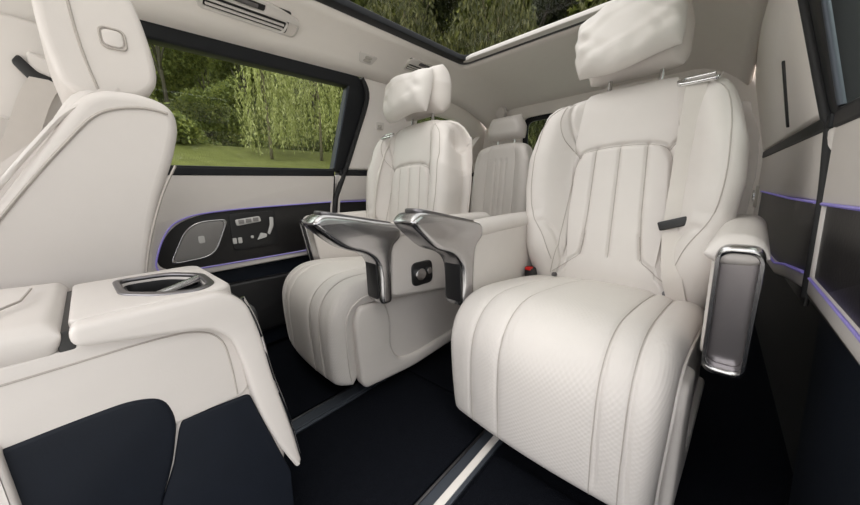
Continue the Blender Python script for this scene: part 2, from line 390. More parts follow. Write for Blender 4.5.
def cabin_side(side):
    dy = dyof(side); nm = 'left' if side < 0 else 'right'; s = 1 if side < 0 else -1
    Y = lambda y: y + dy
    YF = -.75 if side < 0 else .30
    def Pt(y, z, d=0): return Vector((sx_(side, d) + (s * LEAN * max(0, z - ZS)), Y(y), z))
    # ---- fixed body panel behind everything (lower dark body)
    struct(plate('wall_%s' % nm, [(YF, -.02), (2.3, -.02), (2.3, ZS - .012), (YF, ZS - .012)], .02, 'blackm', MX(sx_(side, .07)), bevel=0))
    # ---- sliding door
    d = thing('door_%d' % (1 if side < 0 else 2), (0, 0, 0), kind='structure')
    y1 = .905
    hz = (lambda z: z) if side < 0 else (lambda z: z + .055)       # right-hand insert sits a little higher
    # seam edge leans: y as a function of z
    def ye(z): return y1 - .02 + (z - ZS) * .16
    top = [(YF, hz(.60)), (.20, hz(.60)), (.30, hz(.635)), (.47, hz(.648)), (ye(.65), hz(.656))]
    # cream upper pad (between light strip and sill)
    body = [(YF, .415), (.10, .405), (.3, .405), (ye(.41), .405), (ye(.5), .5), (ye(.65), .65), (ye(.79), .785), (YF, .785)]
    if side > 0: body = [(YF, .46), (.42, .47), (ye(.47), .475), (ye(.6), .6), (ye(.79), .785), (YF, .785)]
    hole_raw = [(.150, .524), (.205, .604), (.29, .637), (.47, .648), (ye(.65) - .012, .654), (ye(.6) - .012, .60), (ye(.5) - .012, .50), (ye(.44) - .012, .435), (.59, .433), (.36, .434), (.19, .436), (.138, .462)]
    if side > 0: hole_raw = [(YF + .03, .50), (YF + .03, .655), (.42, .655), (.5, .655), (ye(.64) - .012, .645), (ye(.5) - .012, .51), (.5, .505), (.42, .50)]
    hole = rp(hole_raw, [.06, .05, .08, .1, .008, .02, .02, .008, .05, .05, .05, .04] if side < 0 else .008, 5)
    plate('trim_panel', [(Y(a), b) for a, b in body], .05, 'leather', MX(sx_(side, .025)), d, .006, [[(Y(a), b) for a, b in hole]])
    plate('insert', [(Y(a), b) for a, b in rp([(YF if side > 0 else .1, hz(.41)), (ye(.5), hz(.41)), (ye(.6), .67), (YF if side > 0 else .1, .67)], .002)], .01, 'woven', MX(sx_(side, .010)), d, .002)
    loop = [Vector((sx_(side, -.001), Y(a), b)) for a, b in hole]
    if side < 0:
        n0 = 6 * 4
        pl = [Vector((sx_(side, -.002), Y(a), b)) for a, b in sl2([(ye(.65) - .012, .655), (.47, .650), (.30, .640), (.235, .624), (.195, .598), (.162, .545), (.137, .475), (.146, .444), (.185, .434), (.36, .432), (.59, .431), (ye(.44) - .012, .431)], 6)]
        tube('ambient_light_strip', pl, .0030, 'blue', d, 6)
    else:
        tube('ambient_light_strip', [Vector((sx_(side, -.001), Y(a), b)) for a, b in [(YF + .03, .655), (.5, .655), (ye(.64) - .012, .646)]], .0030, 'blue', d, 6)
        tube('ambient_light_strip', [Vector((sx_(side, -.001), Y(a), b)) for a, b in [(YF + .03, .497), (.5, .502), (ye(.5) - .012, .508)]], .0025, 'blue', d, 6)
    # lower door: dark moulded panel
    zl = .405 if side < 0 else .47
    plate('lower_panel', [(Y(a), b) for a, b in rp([(YF, .02), (ye(.1) - .03, .02), (ye(zl), zl - .004), (YF, zl - .004)], .01)], .03, 'navy', MX(sx_(side, .035)), d, .008)
    if side < 0:
        plate('map_pocket', [(Y(a), b) for a, b in rp([(.15, .10), (.80, .10), (.82, .30), (.60, .34), (.2, .35)], .04)], .05, 'black', MX(sx_(side, .01)), d, .012)
        # speaker grille and switches on the insert
        g = rp([(.172, .462), (.318, .470), (.384, .615), (.250, .612)], [.03, .05, .03, .06], 6)
        g2 = rp([(.180, .468), (.314, .476), (.374, .608), (.252, .605)], [.03, .05, .03, .06], 6)
        sp = plate('speaker_grille', [(Y(a), b) for a, b in g2], .012, 'speaker', MX(sx_(side, .004)), d, .003)
        plate('speaker_rim', [(Y(a), b) for a, b in g], .012, 'alu', MX(sx_(side, .003)), sp, .003, [[(Y(a), b) for a, b in g2]])
        plate('speaker_badge', [(Y(a), b) for a, b in rect(.272, .528, .292, .556, .006)], .004, 'icon', MX(sx_(side, -.002)), sp, .001)
        sw = plate('switch_panel', [(Y(a), b) for a, b in rect(.385, .480, .565, .632, .02)], .006, 'black', MX(sx_(side, .004)), d, .002)
        tt = plate('seat_memory_bar', [(Y(a), b) for a, b in rp([(.408, .580), (.505, .590), (.500, .614), (.405, .606)], .008)], .008, 'icon', MX(sx_(side, -.001)), sw, .003)
        for k in range(3): plate('memory_key', [(Y(a), b) for a, b in rect(.416 + k * .028, .588 + k * .0025, .437 + k * .028, .604 + k * .0025, .003)], .004, 'speaker', MX(sx_(side, -.005)), tt, .001)
        for k in range(2): plate('heating_key', [(Y(a), b) for a, b in rect(.385 + k * .020, .508, .400 + k * .020, .532, .004)], .006, 'icon', MX(sx_(side, -.001)), sw, .002)
        plate('seat_cushion_switch', [(Y(a), b) for a, b in rp([(.478, .512), (.518, .520), (.520, .534), (.496, .542), (.488, .528)], .005)], .008, 'icon', MX(sx_(side, -.001)), sw, .002)
        plate('seat_back_switch', [(Y(a), b) for a, b in rp([(.532, .528), (.552, .566), (.556, .604), (.540, .606), (.538, .572), (.524, .536)], .005)], .008, 'icon', MX(sx_(side, -.001)), sw, .002)
        plate('lumbar_key', [(Y(a), b) for a, b in rect(.455, .522, .466, .534, .004)], .006, 'icon', MX(sx_(side, -.001)), sw, .002)
    # sill cap
    plate('sill_cap', [(Y(a), b) for a, b in rp([(YF, .783), (ye(.79), .783), (ye(.81), .812), (YF, .812)], .006)], .05, 'frame', MX(sx_(side, .022)), d, .004)
    # ---- window in the door
    w = thing('window_%d' % (1 if side < 0 else 2), (0, 0, 0), kind='structure')
    fo = rp([(YF, .806), (y1 + .035, .806), (1.068, 1.17), (1.03, 1.262), (YF, 1.240)], [0, .03, .10, .07, 0], 8)
    fi = rp([(YF + .03, .819), (.886, .819), (.962, 1.204), (YF + .03, 1.188)], [.01, .012, .015, .01], 4)
    sm = side_matrix(side, sx_(side, .03))
    plate('frame', [(Y(a), b) for a, b in fo], .055, 'frame', sm, w, .008, [[(Y(a), b) for a, b in fi]])
    plate('glass', [(Y(a), b) for a, b in rect(YF + .01, .81, .97, 1.215)], .004, 'glass', side_matrix(side, sx_(side, .045)), w, 0)
    tube('glass_run', [side_matrix(side, sx_(side, .008)) @ Vector((Y(a), b, 0)) for a, b in [(.886, .822), (.962, 1.204)]], .006, 'slate', w, 6)
    # ---- gap seal along the rear edge of the door
    seal = [Pt(y, z, .0 if z > .8 else .004) for y, z in sl2([(1.030, 1.25), (1.068, 1.17), (1.008, .98), (.948, .81), (.93, .77), (ye(.65) + .012, .65), (ye(.5) + .012, .5), (ye(.4) + .012, .38) if side < 0 else (ye(.46) + .012, .465)], 6)]
    struct(tube('trim_%d' % (1 if side < 0 else 2), seal, .013 if side < 0 else .009, 'blackm', n=8))
    # ---- rear quarter: cream trim, pillar, quarter window
    q = thing('trim_%d' % (3 if side < 0 else 4), (0, 0, 0), kind='structure')
    o = .03
    qb = ([(ye(.41) + o, .405), (2.3, .405)] if side < 0 else [(ye(.47) + o, .475), (1.10, .445), (1.25, .42), (2.3, .40)]) + [(2.3, .79), (ye(.79) + o, .79), (ye(.65) + o, .65), (ye(.5) + o, .5)]
    qh = rp([(ye(.44) + o + .015, .45), (1.9, .45), (1.9, .64), (ye(.65) + o + .015, .654)], .01) if side < 0 else rp([(ye(.5) + o + .01, .51), (1.10, .482), (1.25, .455), (2.0, .44), (2.0, .63), (ye(.64) + o + .01, .645)], [.006, .1, .1, .02, .02, .006])
    plate('lower_trim', [(Y(a), b) for a, b in qb], .05, 'leather', MX(sx_(side, .025)), q, .010, [[(Y(a), b) for a, b in qh]])
    plate('insert', [(Y(a), b) for a, b in rect(ye(.5) + o + .005, .44, 2.05, .67)], .008, 'woven', MX(sx_(side, .010)), q, .002)
    zt = .652 if side < 0 else .646
    tube('ambient_light_strip', [Vector((sx_(side, -.001), Y(a), b)) for a, b in [(ye(.65) + o + .012, zt), (1.2, zt - .006), (1.95, .636)]], .0030, 'blue', q, 6)
    tube('ambient_light_strip', [Vector((sx_(side, -.001), Y(a), b)) for a, b in ([(ye(.5) + o + .012, .508), (1.10, .480), (1.25, .453), (1.95, .438)] if side > 0 else [(ye(.44) + o + .012, .446), (1.9, .446)])], .0030, 'blue', q, 6)
    plate('sill_cap', [(Y(a), b) for a, b in rp([(ye(.79) + o, .785), (2.3, .785), (2.3, .815), (ye(.81) + o, .815)], .006)], .05, 'frame', MX(sx_(side, .022)), q, .004)
    up = rp([(.948, .815), (2.3, .815), (2.3, 1.262), (1.03, 1.262), (1.07, 1.17)], [.02, 0, 0, .06, .09], 8)
    qw = rp([(1.42, .87), (1.85, .90), (1.85, 1.16), (1.46, 1.17)], .04)
    plate('pillar_trim', [(Y(a), b) for a, b in up], .05, 'headliner', side_matrix(side, sx_(side, .025)), q, .012, [[(Y(a), b) for a, b in qw]] if side < 0 else [])
    if side > 0: return Pt
    qg = thing('window_%d' % (4 if side < 0 else 5), (0, 0, 0), kind='structure')
    plate('glass', [(Y(a), b) for a, b in rect(1.40, .86, 1.88, 1.19, .04)], .004, 'glass', side_matrix(side, sx_(side, .047)), qg, 0)
    plate('frame', [(Y(a), b) for a, b in rect(1.40, .86, 1.88, 1.19, .04)], .012, 'frame', side_matrix(side, sx_(side, .040)), qg, .002, [[(Y(a), b) for a, b in qw]])
    return Pt
PtL = cabin_side(-1); PtR = cabin_side(1)

# left B-pillar trim behind the front seat
bp_ = thing('trim_5', (0, 0, 0), kind='structure')
bm_ = side_matrix(-1, XL)
plate('pillar_trim', rp([(-.5, .70), (.06, .70), (.085, 1.26), (-.5, 1.26)], [0, .02, .02, 0]), .07, 'plastic', bm_, bp_, .012)
plate('belt_cover', rp([(-.115, .92), (.035, .90), (.045, 1.12), (.03, 1.15), (-.075, 1.16), (-.105, 1.10)], .03), .03, 'plastic', side_matrix(-1, XL + .04), bp_, .01)
plate('height_adjuster', rp([(-.035, 1.035), (.05, 1.010), (.052, 1.05), (-.03, 1.085)], .014), .02, 'plastic', side_matrix(-1, XL + .055), bp_, .006)

# ------------------------------------------------------------------ second-row captain seats
def cushion_fn(W):
    pr = np.array([(p[0], p[1]) for p in sl2([(.050, .085), (.043, .14), (.040, .24), (.046, .315), (.075, .358), (.135, .375), (.27, .366), (.42, .346), (.53, .325)], 10)])
    arc = np.concatenate([[0], np.cumsum(np.hypot(*np.diff(pr, axis=0).T))]); arc /= arc[-1]
    def S(U, V):
        y = np.interp(V, arc, pr[:, 0]); z = np.interp(V, arc, pr[:, 1])
        s = (U - .5) * 2
        w = W / 2 * (1 - .035 * (1 - sstep(V, 0, .35)))
        return np.stack([s * w, y + .012 * s * s * (1 - sstep(V, .35, .6)), z - .006 * s * s], axis=-1)
    return S
CUSH_SEAMS = (-.165, -.095, .10, .165)
def make_seat(name, loc, rz, m, label, belt=True, seams=CUSH_SEAMS, ay=0):
    """m = +1: aisle armrest on local -x ; m = -1: aisle armrest on +x"""
    t = thing(name, loc, rz, label, 'seat', 'second-row captain seats')
    # --- base and skirts
    plate('seat_base', rp([(.12, .045), (.55, .03), (.56, .30), (.12, .30)], .02), .40, 'leather', MX(0), t, .01)
    for sg in (-1, 1):
        sk = rp([(.085, .075), (.10, .055), (.30, .05), (.58, .085), (.58, .300), (.10, .345), (.078, .30)], [.02, .02, .05, .02, .02, .02, .05], 6)
        o = plate('side_skirt', sk, .035, 'leather', MX(sg * .228), t, .012)
        lip = rp([(.085, .075), (.10, .055), (.30, .05), (.585, .085), (.585, .128), (.30, .098), (.235, .108), (.205, .17), (.215, .26), (.195, .338), (.10, .345), (.078, .30)], [.02, .02, .05, .02, .02, .06, .05, .06, .06, .02, .02, .05], 6)
        plate('skirt_lip', lip, .026, 'leather', MX(sg * .246), o, .012)
    # --- cushion
    W = .490
    def hf(P, U, V):
        x = P[..., 0]; h = .046 + .010 * np.cos(np.clip(x / .24, -1, 1) * math.pi / 2)
        for c in seams:
            cc = c * (1 - .10 * V)
            h = h - (.0045 * np.exp(-((x - cc) / .0035) ** 2) + .003 * np.exp(-((x - cc) / .014) ** 2)) * sstep(V, .01, .10)
        d = pdist(x, V, [(-.05, .30), (-.05, .38)]) ; h = h - .001 * np.exp(-(d / .006) ** 2)
        return h
    cu = slab('cushion', cushion_fn(W), 120, 70, hf, .05, .05, 'perf', t, (W, .62), rr=(.034, .030))
    fn = cushion_fn(W)
    def cconv(p):
        q0 = Vector(fn(np.array([[.5 + p.x / W]]), np.array([[p.z]]))[0, 0]); q1 = Vector(fn(np.array([[.5 + p.x / W]]), np.array([[p.z + .01]]))[0, 0])
        n_ = Vector((1, 0, 0)).cross(q1 - q0).normalized(); return q0 + n_ * .3, -n_
    stitch('stitching', cu, [[(c * (1 - .10 * v), v) for v in np.linspace(.02, .97, 60)] for c in seams], .0011, conv=cconv)
    for sg in (-1, 1):    # piping that runs down the side edges of the cushion
        Sg = cushion_fn(W)(np.full((1, 40), .5 + sg * .5), np.linspace(.02, .98, 40)[None, :])[0]
        tube('piping', [Vector(p) + Vector((sg * .001, 0, 0)) for p in Sg], .0035, 'leather', cu, 6)
    # --- backrest
    zb, zt0 = .32, .985
    def S(U, V):
        s = (U - .5) * 2
        hwv = np.interp(V, [0, .1, .35, .6, .75, .88, 1], [.230, .243, .266, .280, .275, .253, .218])
        zt = zt0 - .055 * np.abs(s) ** 3.2
        z = zb + V * (zt - zb)
        wing = sstep(np.abs(s), .50, .88) * (.072 * sstep(V, .0, .3) * (1 - .35 * sstep(V, .7, 1)))
        y = .520 + .125 * (z - .36) - wing + .02 * sstep(V, .85, 1.0) ** 2
        return np.stack([s * hwv, y, z], axis=-1)
    arch = sl2([(-.17, .40), (-.152, .50), (-.138, .65), (-.130, .745), (-.108, .79), (-.04, .804), (.04, .804), (.108, .79), (.130, .745), (.138, .65), (.152, .50), (.17, .40)], 6)
    flutes = [[(c * .92, .80), (c, .60), (c * 1.15, .47)] for c in (-.074, -.001, .074)]
    diag = [sl2([(-.165, .405), (-.11, .45), (-.086, .475), (-.076, .54)], 5), sl2([(.165, .405), (.11, .45), (.086, .475), (.076, .54)], 5)]
    shoulder = [sl2([(-.118, .778), (-.16, .84), (-.175, .90), (-.165, .95)], 5), sl2([(.118, .778), (.16, .84), (.175, .90), (.165, .95)], 5)]
    bol = [sl2([(-.16, .955), (-.225, .90), (-.245, .75), (-.235, .62), (-.19, .53), (-.165, .45)], 6), sl2([(.16, .955), (.225, .90), (.245, .75), (.235, .62), (.19, .53), (.165, .45)], 6)]
    def hfb(P, U, V):
        x, z = P[..., 0], P[..., 2]; h = np.full(x.shape, .042)
        # raised insert and puffed flutes
        inside = (1 - sstep(np.abs(x) - np.interp(z, [.40, .5, .65, .745, .79, .802], [.17, .152, .138, .130, .108, .02]), -.010, .002)) * (1 - sstep(z, .790, .803)) * sstep(z, .36, .44)
        h = h + .006 * inside
        for ln in flutes + diag: h = h - .0055 * np.exp(-(pdist(x, z, ln) / .0040) ** 2)
        for ln in flutes: h = h - .002 * np.exp(-(pdist(x, z, ln) / .014) ** 2)
        for ln in [arch] + shoulder + bol: h = h - .0065 * np.exp(-(pdist(x, z, ln) / .0038) ** 2) - .002 * np.exp(-(pdist(x, z, ln) / .012) ** 2)
        return h
    bk = slab('backrest', S, 150, 150, hfb, .12, .06, 'leather', t, (.56, .66), rr=(.055, .05))
    stitch('stitching', bk, flutes + diag + [arch] + shoulder + bol, .0014)
    for sg in (-1, 1):
        cyl('bolster_button', (sg * .158, .470, .392), .0085, .010, (0, -1, .1), 'smoke', bk, 18)
    # --- headrest on two posts
    def SH(U, V):
        s = (U - .5) * 2; z = 1.012 + V * .185
        w = np.interp(V, [0, .2, .6, 1], [.122, .132, .132, .116])
        return np.stack([s * w - .006 * m, .628 + .08 * (z - 1.0) - .012 * s * s + s * 0, z + (-.008) * np.abs(s) ** 3 * (V - .3)], axis=-1)
    hr = slab('headrest', SH, 30, 24, .055, .055, .05, 'leather', t, (.28, .185), rr=(.045, .045))
    for sg in (-1, 1):
        tube('headrest_post', [(sg * .068, .608, .93), (sg * .068, .618, 1.03)], .0065, 'chrome', t, 10)
    # --- aisle armrest
    ar = thing('aisle_armrest', (0, ay, 0)); ar.parent = t
    X = -m
    slab('arm_pad', lambda U, V: np.stack([X * (.288) + (U - .5) * .085, .165 + V * .47, .572 + .004 * np.sin(V * 3) + 0 * U], axis=-1), 14, 30, .028, .02, .03, 'leather', ar, (.085, .47), rr=(.028, .02))
    plate('arm_body', rp([(.135, .372), (.60, .315), (.64, .36), (.64, .565), (.150, .570)], [.02, .03, .02, .01, .02]), .070, 'leather', MX(X * .288), ar, .008)
    cap = smooth_line([(-.086, .615, 0), (-.088, .630, 0), (-.060, .646, 0), (.0, .637, 0), (.09, .617, 0), (.168, .598, 0), (.182, .575, 0), (.174, .552, 0), (.148, .528, 0), (.138, .47, 0), (.135, .40, 0), (.132, .364, 0), (.120, .356, 0), (.098, .358, 0), (.090, .378, 0), (.092, .44, 0), (.084, .492, 0), (.050, .524, 0), (-.01, .548, 0), (-.058, .587, 0)], 4, True)
    plate('arm_cap', [(p[0], p[1]) for p in cap], .088, 'alu', MX(X * .288), ar, .014)
    # smoked insert on the sides and the front of the leg, bright top lid
    plate('leg_inlay', rect(-.030, 0, .030, .120, .012), .006, 'black', Matrix.Translation((X * .288, .089, .374)) @ Matrix.Rotation(math.radians(90), 4, 'X'), ar, .002)
    plate('arm_lid', rp([(-.036, -.066), (.036, -.066), (.034, .155), (-.034, .155)], [.03, .03, .01, .01]), .010, 'smoke', Matrix.Translation((X * .288, 0, .6365)) @ Matrix.Rotation(math.radians(-13), 4, 'X'), ar, .004)
    # control dial on the aisle side
    if m < 0:
        dl = plate('control_panel', rect(.215, .385, .305, .465, .022), .008, 'black', MX(X * .324), ar, .003)
        cyl('control_dial', (X * .333, .243, .426), .020, .018, (1, 0, 0), 'chrome', dl)
        cyl('control_button', (X * .331, .284, .430), .011, .012, (1, 0, 0), 'alu', dl)
    # --- wall-side armrest with a metal end panel
    aw = thing('wall_armrest'); aw.parent = t
    slab('arm_pad', lambda U, V: np.stack([-X * (.288) + (U - .5) * .080, .150 + V * .47, .572 + 0 * U], axis=-1), 14, 30, .034, .02, .03, 'leather', aw, (.080, .47), rr=(.032, .03))
    plate('arm_body', rp([(.20, .36), (.60, .33), (.62, .565), (.172, .575)], .02), .064, 'leather', MX(-X * .290), aw, .010)
    e0 = rect(-.030, .338, .030, .592, .022, 6); e1 = rect(-.023, .353, .023, .579, .017, 6)
    EP = Matrix.Translation((-X * .294, .158, .58)) @ Matrix.Rotation(math.radians(9), 4, 'X') @ MY(0) @ Matrix.Translation((0, -.58, 0))
    pa = plate('end_panel', e0, .036, 'alu', EP, aw, .006, [e1])
    plate('end_tray', e1, .006, 'tray', EP @ MZ(-.006), pa, .001)
    # --- seat belt built into the backrest
    if belt:
        bx = m * .165 if m > 0 else -.10 * 1
        sb = thing('seat_belt'); sb.parent = t
        if m > 0:
            bv = BVHTree.FromPolygons([v.co for v in bk.data.vertices], [p.vertices for p in bk.data.polygons])
            def surf(x, z, l=.013):
                h = bv.ray_cast(Vector((x, -.3, z)), Vector((0, 1, 0)))
                return (x, (h[0].y if h[0] is not None else .55) - l, z)
            pts = smooth_line([(.166, .575, .962)] + [surf(*q) for q in ((.164, .938), (.163, .90), (.160, .82), (.157, .72), (.156, .62), (.157, .54), (.170, .45), (.182, .39), (.186, .35))], 5)
        else:
            pts = smooth_line([(-.150, .585, .955), (-.160, .540, .93), (-.185, .495, .82), (-.20, .465, .70), (-.205, .445, .55), (-.21, .43, .43), (-.21, .44, .37)], 6)
        strap('webbing', pts, .042, (1, .1, 0), 'belt', sb)
        plate('belt_guide', rp([(-.040, -.018), (.040, -.018), (.046, .008), (.030, .020), (-.030, .020), (-.046, .008)], .010), .010, 'chrome', Matrix.Translation((.166, surf(.166, .940)[1], .944) if m > 0 else (pts[0].x, .53, .946)) @ Matrix.Rotation(math.radians(35), 4, 'X'), sb, .003, [rect(-.030, -.010, .030, .010, .006)])
        k = pts[27 if m > 0 else 20]
        if m > 0:
            box('tongue', (k.x, k.y - .006, k.z), (.064, .012, .024), 'black', sb, .004, rot=Matrix.Rotation(math.radians(-18), 4, 'Y'))
    # buckle beside the cushion on the aisle side
    bu = box('belt_buckle', (X * .232, .445, .395), (.026, .05, .034), 'black', t, .006)
    box('buckle_button', (X * .232, .428, .411), (.022, .022, .010), 'red', bu, .003)
    return t
near = make_seat('captain_seat', (-.262, .580, 0), math.radians(-4), 1, 'nearest cream leather captain seat with a long metal-ended armrest on either side', seams=(-.155, -.07, .145, .195))
far = make_seat('captain_seat', (-1.058, .455, 0), math.radians(-6), -1, 'cream leather captain seat beside the big side window, round dial on its side', ay=.045)

# neck pillows
def pillow(loc, rz, label, ph=0, w=.30, h=.175, amp=1):
    def S(U, V):
        s = (U - .5) * 2; v = (V - .5) * 2
        x = s * w / 2 * (1 - .05 * v * v); z = V * h - h / 2 + .008 * np.cos(s * 3 + ph) * v
        return np.stack([x, .018 * s * s + .01 * v, z * (1 - .06 * s * s)], axis=-1)
    def hf(P, U, V):
        x, z = P[..., 0], P[..., 2]
        r = np.hypot(x / (w / 2), z / (h / 2))
        wr = .0038 * np.sin(x * 95 + z * 60 + ph + 2 * np.sin(z * 40)) + .0035 * np.sin(z * 130 - x * 45 + ph * 2)
        return .050 + .004 * np.cos(r * 1.4) + amp * wr * sstep(r, .2, .8)
    o = slab('neck_pillow', S, 60, 40, hf, .02, .045, 'pillow', None, (w, h), rr=(.04, .05))
    o.location = loc; o.rotation_euler = (math.radians(-8), 0, rz)
    return tag(o, label, 'pillow', 'neck pillows')
from_local = lambda o, v: Matrix.LocRotScale(o.location, o.rotation_euler, None) @ Vector(v)
pillow(from_local(near, (-.014, .541, 1.112)), math.radians(-4), 'puffy white neck pillow on the headrest of the nearest captain seat', .4, .268, .185).rotation_euler.y = math.radians(-5)
pillow(from_local(far, (-.01, .541, 1.088)), math.radians(-6), 'puffy white neck pillow on the headrest of the captain seat beside the side window', 1.7, .27, .18, .45)

# ------------------------------------------------------------------ third row seat seen between the captain seats
def rear_seat(loc, label):
    t = thing('rear_seat', loc, 0, label, 'seat')
    def S(U, V):
        s = (U - .5) * 2; z = .36 + V * (.925 - .36 - .03 * np.abs(s) ** 4)
        w = np.interp(V, [0, .5, .85, 1], [.19, .19, .18, .155])
        return np.stack([s * w, .06 + .16 * (z - .36) - .03 * sstep(np.abs(s), .5, .95), z], axis=-1)
    def hf(P, U, V):
        x, z = P[..., 0], P[..., 2]; h = np.full(x.shape, .04)
        for ln in ([(-.10, .40), (-.10, .80), (-.09, .90)], [(.10, .40), (.10, .80), (.09, .90)], [(-.035, .42), (-.035, .82)], [(.035, .42), (.035, .82)], [(0, .42), (0, .82)]):
            h = h - .005 * np.exp(-(pdist(x, z, ln) / .005) ** 2)
        return h
    slab('backrest', S, 60, 50, hf, .06, .045, 'leather', t, (.37, .55))
    slab('cushion', lambda U, V: np.stack([(U - .5) * .40, .10 - V * -.0 - (1 - V) * .42, .34 - .02 * V + 0 * U], axis=-1), 20, 20, .05, .05, .045, 'leather', t, (.40, .42))
    slab('headrest', lambda U, V: np.stack([(U - .5) * np.interp(V, [0, .5, 1], [.235, .245, .19]), .165 + 0 * U, .945 + V * .135], axis=-1), 20, 16, .05, .05, .045, 'leather', t, (.24, .135))
    for sg in (-1, 1): tube('headrest_post', [(sg * .055, .16, .88), (sg * .055, .163, .985)], .006, 'chrome', t, 8)
    return t
rear_seat((-.972, 1.62, .025), 'small cream third-row seat with a low headrest, behind and between the captain seats')
sb = thing('seat_belt', (-1.19, 1.6, .4), 0, 'thin cream belt strap hanging beside the third-row seat', 'seat belt')
sb_l = smooth_line([(.0, .20, .62), (.02, .05, .50), (.03, -.01, .30), (.03, -.03, .05)], 5)
strap('webbing', sb_l, .038, (1, 0, 0), 'belt', sb)
box('buckle_tongue', (.03, -.022, .13), (.045, .014, .03), 'black', sb, .004)

# ------------------------------------------------------------------ front passenger seat at the left, seen from its inboard side
fs = thing('front_seat', (-1.03, 0, 0), 0, 'cream front seat seen from its side, in front of the big side window', 'seat')
prof = smooth_line([(y, z, 0) for y, z in [(-.25, .36), (-.02, .33), (.055, .40), (.066, .54), (.100, .68), (.142, .79), (.156, .85), (.140, .884), (.085, .896), (.03, .878), (-.025, .80), (-.085, .71), (-.16, .60), (-.22, .48)]], 5, True)
prof = [(p[0], p[1]) for p in prof]
def lofted(prof, xs_, name, m, parent, shift=None):
    """sections of a yz outline across x; xs_ = list of (x, inset)"""
    c = np.mean(prof, axis=0); Vv = []; Fc = []; n = len(prof)
    P = np.array(prof); T = np.roll(P, -1, 0) - np.roll(P, 1, 0); T /= np.linalg.norm(T, axis=1, keepdims=True) + 1e-9
    Nn = np.stack([T[:, 1], -T[:, 0]], 1)
    if np.sum(Nn * (P - c)) < 0: Nn = -Nn
    for x, ins in xs_:
        for k in range(n):
            a, b = P[k] - Nn[k] * ins; Vv.append((x, a, b))
    for i in range(len(xs_) - 1):
        for k in range(n): Fc.append((i * n + k, i * n + (k + 1) % n, (i + 1) * n + (k + 1) % n, (i + 1) * n + k))
    Fc.append(tuple(range(n))); Fc.append(tuple((len(xs_) - 1) * n + k for k in range(n)))
    o = link(name, mesh(Vv, Fc), m, parent, auto=50)
    for p in o.data.polygons:
        if len(p.vertices) > 4: p.use_smooth = False
    return o
rnd = lambda x0, x1, r, k=5: [(x0 + r * (1 - math.cos(i / k * math.pi / 2)), r * (1 - math.sin(i / k * math.pi / 2))) for i in range(k + 1)] + [(x1 - r * (1 - math.cos(i / k * math.pi / 2)), r * (1 - math.sin(i / k * math.pi / 2))) for i in range(k, -1, -1)]
fb = lofted(prof, rnd(-.235, .215, .018), 'backrest', 'leather', fs)
# perforated front cushion between the bolsters, side piping and rear shell seam
lofted([(p[0], p[1]) for p in smooth_line([(y, z, 0) for y, z in [(.10, .892), (.06, .905), (.02, .893), (-.03, .815), (-.095, .72), (-.165, .62), (-.19, .62), (-.0, .80), (.06, .87)]], 4, True)], rnd(-.19, .165, .03), 'front_panel', 'perf', fb)
def yz_tube(name, pts, x, r, m, parent): return tube(name, [(x, p[0], p[1]) for p in sl2(pts, 6)], r, m, parent, 6)
yz_tube('piping', [(-.205, .50), (-.145, .60), (-.07, .708), (-.008, .79), (.045, .850), (.10, .868), (.142, .864)], .2155, .0028, 'seam', fb)
yz_tube('piping', [(-.175, .60), (-.10, .705), (-.035, .795), (.015, .855), (.075, .880), (.118, .880)], .206, .0045, 'leather', fb)
yz_tube('shell_seam', [(.138, .765), (.105, .70), (.070, .60), (.045, .48), (.04, .40)], .2155, .0024, 'seam', fb)
# headrest
hp = [(p[0], p[1]) for p in smooth_line([(y, z, 0) for y, z in [(.006, .945), (.012, .915), (.036, .895), (.085, .896), (.130, .914), (.151, .955), (.145, 1.04), (.130, 1.10), (.10, 1.135), (.050, 1.14), (.010, 1.11), (.0, 1.02)]], 5, True)]
fh = lofted(hp, rnd(-.155, .135, .013), 'headrest', 'leather', fs)
yz_tube('seam', [(.047, 1.135), (.044, 1.06), (.047, .98), (.058, .903)], .1355, .0022, 'seam', fh)
yz_tube('seam', [(.020, 1.10), (.016, 1.02), (.022, .95), (.034, .905)], .131, .0020, 'seam', fh)
bo = plate('adjust_button', rect(.079, .992, .108, 1.021, .010), .006, 'leather', MX(.136), fh, .002)
plate('button_rim', rect(.074, .987, .113, 1.026, .012), .006, 'seam', MX(.1352), bo, .002, [rect(.0775, .9905, .1095, 1.0225, .010)])
for sg in (-1, 1): tube('headrest_post', [(sg * .06, .07, .86), (sg * .06, .075, .93)], .006, 'smoke', fs, 8)
slab('cushion', lambda U, V: np.stack([(U - .5) * .46, -.52 + V * .5, .36 - .03 * V + 0 * U], axis=-1), 20, 20, .05, .06, .05, 'leather', fs, (.46, .5))
plate('seat_base', rp([(-.46, .03), (-.02, .03), (-.02, .30), (-.46, .32)], .02), .40, 'black', MX(0), fs, .01)

# front belt on the left pillar
fbt = thing('seat_belt', (0, 0, 0), 0, 'wide cream belt with a black guide loop on the left pillar behind the front seat', 'seat belt')
anch = Vector((-1.335, -.005, 1.065))
strap('webbing', smooth_line([(-1.338, -.006, 1.02), (-1.335, -.035, .97), (-1.330, -.075, .87), (-1.325, -.12, .76), (-1.32, -.17, .62)], 5), .052, (0, 1, -.3), 'belt', fbt)
plate('guide_loop', rp([(-.060, 1.050), (-.045, 1.070), (-.020, 1.035), (.055, 1.005), (.060, .987), (-.035, 1.010)], .008), .014, 'black', side_matrix(-1, XL + .062), fbt, .004)

